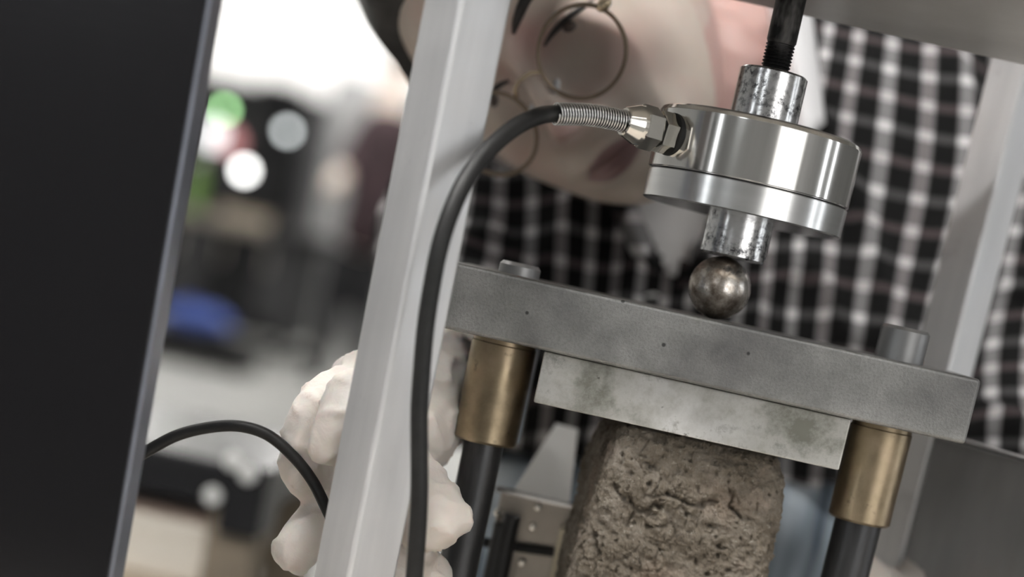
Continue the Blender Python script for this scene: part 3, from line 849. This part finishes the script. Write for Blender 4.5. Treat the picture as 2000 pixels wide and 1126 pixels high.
# undershirt filling the open neck
b = bmesh.new(); n = 14; g_ = []
for i in range(n + 1):
    row = []
    for j in range(n + 1):
        px = 1180 + 260 * j / n; py = 320 + 260 * i / n
        row.append(b.verts.new(P(px, py, .318 + .00000045 * ((px - 1310) ** 2) * 1.2 - .012 * i / n)))
    g_.append(row)
for i in range(n):
    for j in range(n): b.faces.new((g_[i][j], g_[i][j + 1], g_[i + 1][j + 1], g_[i + 1][j]))
us = obj('undershirt', evaluated(bm_mesh(b), [('SOLIDIFY', dict(thickness=.004))]), 'grey_cotton', person, True, label='plain pale grey undershirt')
# collar wings
def wing(pts, y, mat='plaid_cotton'):
    b = bmesh.new(); n = 10; g_ = []
    a, b_, c_, d_ = [Vector(p) for p in pts]
    for i in range(n + 1):
        row = []
        for j in range(n + 1):
            u, v = i / n, j / n
            p = (a * (1 - u) + b_ * u) * (1 - v) + (d_ * (1 - u) + c_ * u) * v
            row.append(b.verts.new(P(p.x, p.y, y - .02 * math.sin(math.pi * u) - .006 * v)))
        g_.append(row)
    for i in range(n):
        for j in range(n): b.faces.new((g_[i][j], g_[i][j + 1], g_[i + 1][j + 1], g_[i + 1][j]))
    bm2 = bmesh.new(); bm2.from_mesh(evaluated(bm_mesh(b), [('SOLIDIFY', dict(thickness=.003))]))
    uv = bm2.loops.layers.uv.verify()
    for f in bm2.faces:
        for l in f.loops:
            q = PX(l.vert.co); l[uv].uv = ((q[0] * .3 + q[1] * .12) * .00033 + .005, q[1] * .00033)
    return obj('collar', bm2, mat, person, True, label='turned down shirt collar')
wing(((1490, -30), (1585, 10), (1612, 240), (1545, 300)), .288, 'white_cotton')
wing(((1400, 420), (1480, 380), (1420, 520), (1320, 560)), .292)
wing(((1160, 340), (1235, 372), (1300, 530), (1235, 500)), .285)

# gloves --------------------------------------------------------------
def glove(chains, vox=.0022, wr=.0008):
    b = bmesh.new()
    for ch in chains: b.from_mesh(skinned([[(P(x, y, d), r) for x, y, d, r in ch]], 2))
    me = evaluated(bm_mesh(b), [('REMESH', dict(mode='VOXEL', voxel_size=vox)), ('SMOOTH', dict(factor=.5, iterations=8))])
    b = bmesh.new(); b.from_mesh(me); b.normal_update()
    for v in b.verts:
        q = v.co * 60
        rr_ = abs(noise.noise(Vector((q.x + q.z * .6, q.y, q.z - q.x * .5))))
        v.co += v.normal * (wr * 2.2 * (max(0, .25 - rr_) / .25) ** 2 + wr * noise.noise(q * .7))
    return b
gr = glove([
    [(880, 640, .15, .030), (862, 720, .10, .028), (825, 790, .055, .029), (760, 850, .03, .031), (700, 900, .018, .030)],
    [(800, 790, .05, .028), (720, 790, .02, .029), (665, 800, .008, .024)],
    [(690, 790, .01, .021), (650, 765, .000, .0150), (590, 825, -.010, .0120), (584, 905, -.010, .0105), (600, 980, -.004, .0092)],
    [(735, 775, .00, .016), (690, 760, -.016, .0135), (660, 820, -.028, .0115), (640, 880, -.030, .0100), (627, 908, -.029, .0082)],
    [(700, 900, .018, .028), (635, 905, .014, .018), (622, 970, .008, .0135)],
    [(690, 960, .010, .018), (636, 1005, .000, .0130), (594, 1050, -.008, .0125), (566, 1092, -.012, .0115), (556, 1106, -.012, .0080)],
    [(760, 850, .028, .024), (752, 905, .004, .0215), (800, 960, -.008, .0200), (845, 1015, -.018, .0185), (868, 1045, -.021, .0170), (878, 1062, -.021, .0120)],
    [(700, 940, .016, .020), (720, 1045, .004, .0165), (780, 1098, -.002, .0155), (842, 1140, -.006, .0145), (862, 1170, -.004, .0115)],
])
obj('glove', gr, 'glove_latex', person, True, label='white latex glove pinching the thin cable')
gl2 = glove([
    [(1895, 1058, .225, .034), (1855, 1123, .19, .033), (1825, 1178, .165, .034), (1815, 1238, .15, .030)],
    [(1825, 1178, .165, .028), (1780, 1198, .14, .0150), (1760, 1248, .125, .0125), (1757, 1298, .12, .0110)],
    [(1825, 1198, .16, .026), (1815, 1278, .13, .0125), (1810, 1338, .12, .0115), (1810, 1378, .12, .0100)],
    [(1825, 1198, .165, .026), (1865, 1278, .14, .0125), (1870, 1338, .13, .0115), (1870, 1378, .13, .0100)],
    [(1835, 1188, .17, .026), (1905, 1268, .16, .0125), (1920, 1328, .15, .0115), (1923, 1358, .15, .0100)],
    [(1825, 1168, .165, .026), (1745, 1168, .145, .0140), (1660, 1100, .13, .0130), (1630, 1060, .125, .0115)],
])
obj('glove', gl2, 'glove_latex', person, True, label='white glove low behind the right guide rod')

# ------------------------------------------------------------------ background lab
YBn = 11.2
bz = P(480, 432, YBn).z
bx0, bx1 = P(250, 380, YBn).x, P(600, 470, YBn).x
lb = thing('lab_bench', ((bx0 + bx1) / 2, YBn, 0), 'dark lab bench with cabinet doors against the far wall', 'lab bench')
obj('top', box(bx0, bx1 + .05, YBn - .05, YBn + .7, bz - .07, bz, .01, 1), 'bench_top', lb, 40)
nd = 4; wd = (bx1 - bx0) / nd
obj('carcass', box(bx0, bx1, YBn, YBn + .65, .0, bz - .07), 'cabinet_black', lb)
for k in range(nd):
    dr = obj('door', box(bx0 + k * wd + .02, bx0 + (k + 1) * wd - .02, YBn - .02, YBn, .1, bz - .1, .005, 1), 'cabinet_grey' if k % 2 else 'cabinet_black', lb, 40)
    obj('handle', cyl((bx0 + k * wd + .08, YBn - .04, bz - .3), (bx0 + k * wd + .08, YBn - .04, bz - .15), .01, seg=12), 'dull_nickel', dr, 40)
# instrument rack on the bench
rz = P(500, 163, YBn).z; rx1 = P(603, 300, YBn).x
rk = thing('instrument_rack', (bx0, YBn + .2, bz), 'tall dark instrument rack with indicator lamps on the far bench', 'instrument rack')
obj('housing', box(bx0 - .3, rx1, YBn + .1, YBn + .6, bz, rz, .01, 1), 'cabinet_grey', rk, 40)
for (xa_, ya_, xb_, yb_) in ((395, 165, 490, 235), (500, 175, 600, 225), (395, 300, 450, 395), (460, 300, 590, 400), (500, 235, 595, 290)):
    p0 = P(xa_, yb_, YBn + .1); p1 = P(xb_, ya_, YBn + .1)
    obj('panel', box(min(p0.x, p1.x), max(p0.x, p1.x), YBn + .07, YBn + .1, min(p0.z, p1.z), max(p0.z, p1.z), .006, 1), 'cabinet_black', rk, 40)
for px, py, mt_, rr_, nm in ((439, 215, 'green_led', .028, 'green_lamp'), (478, 333, 'white_led', .034, 'white_lamp'), (562, 256, 'dim_led', .03, 'white_lamp')):
    q = P(px, py, YBn + .06)
    obj(nm, lathe([(0, 0), (rr_, 0), (rr_, .02), (rr_ * .7, .04), (0, .045)], q, (0, -1, 0), 24), mt_, rk, 40)
# boxes and items on the bench
q = P(418, 262, YBn - .02); q2 = P(452, 276, YBn - .02)
def ov(name, px, py, rx, rz_, mat, y, label, cat):
    q = P(px, py, y)
    return tag(obj(name, ellipsoid(q, (rx, .06, rz_)), mat, None, True), label, cat)
dv = thing('rack_discs', P(430, 268, YBn), 'white and red discs with added glow on the front of the far rack', 'display')
obj('case', lathe([(0, 0), (.07, 0), (.08, .02), (.08, .07), (.06, .09), (0, .09)], P(420, 265, YBn + .07), (0, -1, 0), 32), 'glow_white', dv, 40)  # emission added so the white and red shapes come out bright
obj('cap', lathe([(0, 0), (.06, 0), (.07, .02), (.07, .06), (.05, .08), (0, .08)], P(452, 277, YBn + .07), (0, -1, 0), 32), 'glow_red', dv, 40)
bt = thing('green_bottle', P(374, 398, YBn + .03), 'green plastic bottle standing at the front of the far bench', 'bottle')
q = P(374, 398, YBn + .0)
obj('body', lathe([(0, 0), (.05, 0), (.055, .02), (.055, .22), (.025, .29), (.025, .33), (0, .33)], (q.x, q.y, bz), (0, 0, 1), 24), 'green_plastic', bt, 40)
obj('cap', lathe([(.034, .32), (.034, .36)], (q.x, q.y, bz), (0, 0, 1), 20), 'white_plastic', bt, 40)
tr_ = thing('parts_tray', P(480, 425, YBn + .02), 'shallow wooden parts tray lying on the far bench', 'tray')
q = P(475, 430, YBn + .02)
b = box(q.x - .16, q.x + .16, YBn - .03, YBn + .06, bz, bz + .012)
obj('bottom', b, 'light_wood', tr_)
for (x0, x1, y0, y1) in ((q.x - .17, q.x - .16, YBn - .03, YBn + .06), (q.x + .16, q.x + .17, YBn - .03, YBn + .06), (q.x - .17, q.x + .17, YBn - .04, YBn - .03), (q.x - .17, q.x + .17, YBn + .06, YBn + .07)):
    obj('rim', box(x0, x1, y0, y1, bz, bz + .06), 'light_wood', tr_)
# grey column beside the rack
c0, c1 = P(625, 300, 12.2), P(770, 300, 12.2)
struct(obj('wall_pier', box(c0.x, c1.x + .8, 12.2, 12.99, 0, P(690, 150, 12.2).z), 'grey_paint'))
# blue bag on a black crate
yc_ = 8.2
z1 = P(400, 655, yc_).z; z2 = P(395, 612, yc_).z; z0 = P(400, 715, yc_).z
x0, x1 = P(290, 640, yc_).x, P(478, 690, yc_).x
cr_ = thing('crate', (x0, yc_, 0), 'low black crate standing on the floor under a blue bag', 'crate')
obj('body', box(x0, x1, yc_, yc_ + .4, max(.0, z0), z1, .01, 1), 'cabinet_black', cr_, 40)
obj('rim', box(x0 - .015, x1 + .015, yc_ - .015, yc_ + .415, z1 - .04, z1, .006, 1), 'cabinet_grey', cr_, 40)
for x in (x0 + .04, x1 - .04): obj('foot', box(x - .03, x + .03, yc_ + .02, yc_ + .38, 0, max(.0, z0) + .001), 'cabinet_black', cr_)
q = P(380, 632, yc_ + .2)
bg = thing('bag', (q.x, q.y, z1), 'crumpled blue fabric bag lying on the low black crate', 'bag')
b = bmesh.new(); bmesh.ops.create_icosphere(b, subdivisions=4, radius=1)
for v in b.verts:
    s = v.co.copy(); k = 1 + .18 * noise.noise(s * 2.3)
    v.co = Vector((q.x + s.x * .19 * k, q.y + s.y * .13 * k, z1 + max(0, (s.z + .75)) * .075 * k))
obj('sack', b, 'blue_fabric', bg, True)
obj('strap', tube(spline([Vector((q.x - .09, q.y - .03, z1 + .11)), Vector((q.x - .03, q.y - .08, z1 + .15)), Vector((q.x + .06, q.y - .06, z1 + .12))], 8), .009, 8), 'blue_fabric', bg, True)

# person standing in the background
yg = 8.6
def bp(px, py, dy=0): return P(px, py, yg + dy)
hd = bp(775, 142); hip = bp(700, 500); ft = Vector((hip.x + .02, yg, 0))
bg_p = thing('person', (hip.x, yg, 0), 'blurred person in dark maroon top standing by the far bench', 'person')
k_ = SC(hd)
arm = [(bp(752, 235), .075), (bp(690, 320, -.08), .06), (bp(665, 352, -.16), .05), (bp(648, 372, -.22), .045)]
bodyc = skinned([[(hd + Vector((0, 0, .05)), .075), (hd - Vector((0, 0, .02)), .085), (hd - Vector((-.01, 0, .17)), .055), (bp(765, 250), .12), (bp(735, 400), .13), (hip, .13)],
                 [2, (bp(690, 300), .06), (bp(652, 362, -.2), .04), (bp(640, 374, -.26), .045)]], 2)
bb = bmesh.new(); bb.from_mesh(bodyc)
obj('body', evaluated(bm_mesh(bb), [('REMESH', dict(mode='VOXEL', voxel_size=.012))]), 'skin', bg_p, True)
b = bmesh.new()
b.from_mesh(skinned([[(bp(765, 205), .12), (bp(760, 250), .17), (bp(745, 340), .17), (bp(725, 430), .165), (hip, .17)]], 2))
b.from_mesh(skinned([[(bp(738, 232), .09), (bp(695, 300, -.03), .078), (bp(668, 345, -.12), .065)]], 2))
obj('top', evaluated(bm_mesh(b), [('REMESH', dict(mode='VOXEL', voxel_size=.014))]), 'maroon_cloth', bg_p, True, label='dark maroon top')
b = bmesh.new()
for s in (-1, 1):
    b.from_mesh(skinned([[(hip + Vector((s * .06, 0, .05)), .12), (Vector((hip.x + s * .09, yg, .5)), .085), (Vector((hip.x + s * .10, yg, .07)), .06), (Vector((hip.x + s * .10, yg - .1, .04)), .045)]], 2))
obj('trousers', evaluated(bm_mesh(b), [('REMESH', dict(mode='VOXEL', voxel_size=.014))]), 'dark_trousers', bg_p, True, label='dark trousers')
b = ellipsoid(hd + Vector((.01, .03, .07)), (.085, .10, .085)); obj('hair', b, 'black_hair', bg_p, True)
# dark swivel stool beside the person
q = P(590, 470, 9.6)
st = thing('lab_stool', (q.x, 9.6, 0), 'dark grey lab stool in front of the far bench', 'stool')
zs_ = P(600, 455, 9.6).z
obj('seat', lathe([(0, 0), (.2, 0), (.22, .03), (.21, .07), (0, .08)], (q.x, 9.6, zs_ - .08), (0, 0, 1), 32), 'cabinet_black', st, 40)
obj('column', cyl((q.x, 9.6, .1), (q.x, 9.6, zs_ - .07), .04, seg=16), 'cabinet_grey', st, 40)
for k in range(5):
    a = 2 * math.pi * k / 5
    obj('leg', box(0, .28, -.025, .025, .03, .09, .006, 1, rot=Matrix.Rotation(a, 3, 'Z'), piv=(0, 0, 0)), 'cabinet_black', st, 40).location = (0, 0, 0)
for o in st.children:
    if o.name.startswith('leg'): o.matrix_world = Matrix.Translation((q.x, 9.6, 0))

# black trolley frame, lower left
yt = .72
f0 = P(230, 895, yt); f1 = P(505, 930, yt)
zt1 = P(400, 893, yt).z; zt0 = P(395, 985, yt).z
tx0, tx1 = f0.x - .08, P(515, 960, yt).x
td = .30
tl = thing('trolley', ((tx0 + tx1) / 2, yt, 0), 'black metal trolley with pale boards on its shelf behind the monitor', 'trolley')
pw = .040
obj('top_box', box(tx0, tx1 - .002, yt, yt + td, zt0, zt1, .004, 2), 'frame_black_gloss', tl, 40)
zb_ = P(480, 1060, yt).z
for x in (tx0, P(402, 1050, yt).x):
    for y in (yt - .002, yt + td - .04):
        obj('leg', box(x, x + .045, y, y + .042, .04, zt0 + .002, .004, 2), 'brown_leg', tl, 40)
        obj('caster', lathe([(0, -.012), (.02, -.012), (.022, 0), (.02, .012), (0, .012)], (x + .022, y + .02, .022), (1, 0, 0), 24), 'black_rubber', tl, 40)
for px, py in ((484, 925), (455, 900), (415, 968)):  # white discs stand in for highlights on the black frame
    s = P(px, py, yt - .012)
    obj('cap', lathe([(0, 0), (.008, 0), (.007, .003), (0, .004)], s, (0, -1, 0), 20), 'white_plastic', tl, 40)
zsf = P(330, 1120, yt).z
cx0 = P(438, 960, yt).x
obj('corner_bracket', box(cx0, tx1 + .004, yt - .012, yt + .06, P(470, 1045, yt).z, zt1 + .004, .004, 2), 'frame_black_gloss', tl, 40)
obj('shelf', box(tx0 + .045, P(400, 1050, yt).x - .001, yt + .005, yt + td - .01, zsf - .03, zsf - .01, .002, 1), 'light_wood', tl, 40)
for i, (pa, pb, mt_) in enumerate(((1000, 1018, 'pink_board'), (1024, 1062, 'cream_board'), (1066, 1112, 'cream_board'))):
    za, zb2_ = P(330, pb, yt).z, P(330, pa, yt).z
    if i == 2: za = zsf - .009
    bd = obj('board', box(tx0 + .05, P(400, 1050, yt).x - .004 + .001 * i, yt + .02, yt + td - .05, za, zb2_ + (.002 if i else 0), .002, 1), mt_, None, 40)
    tag(bd, ('peach coloured board, topmost of the stack on the black trolley', 'bright cream board in the middle of the stack on the black trolley', 'thick pale board at the bottom of the stack on the black trolley')[i], 'board', 'boards stacked on the trolley shelf')
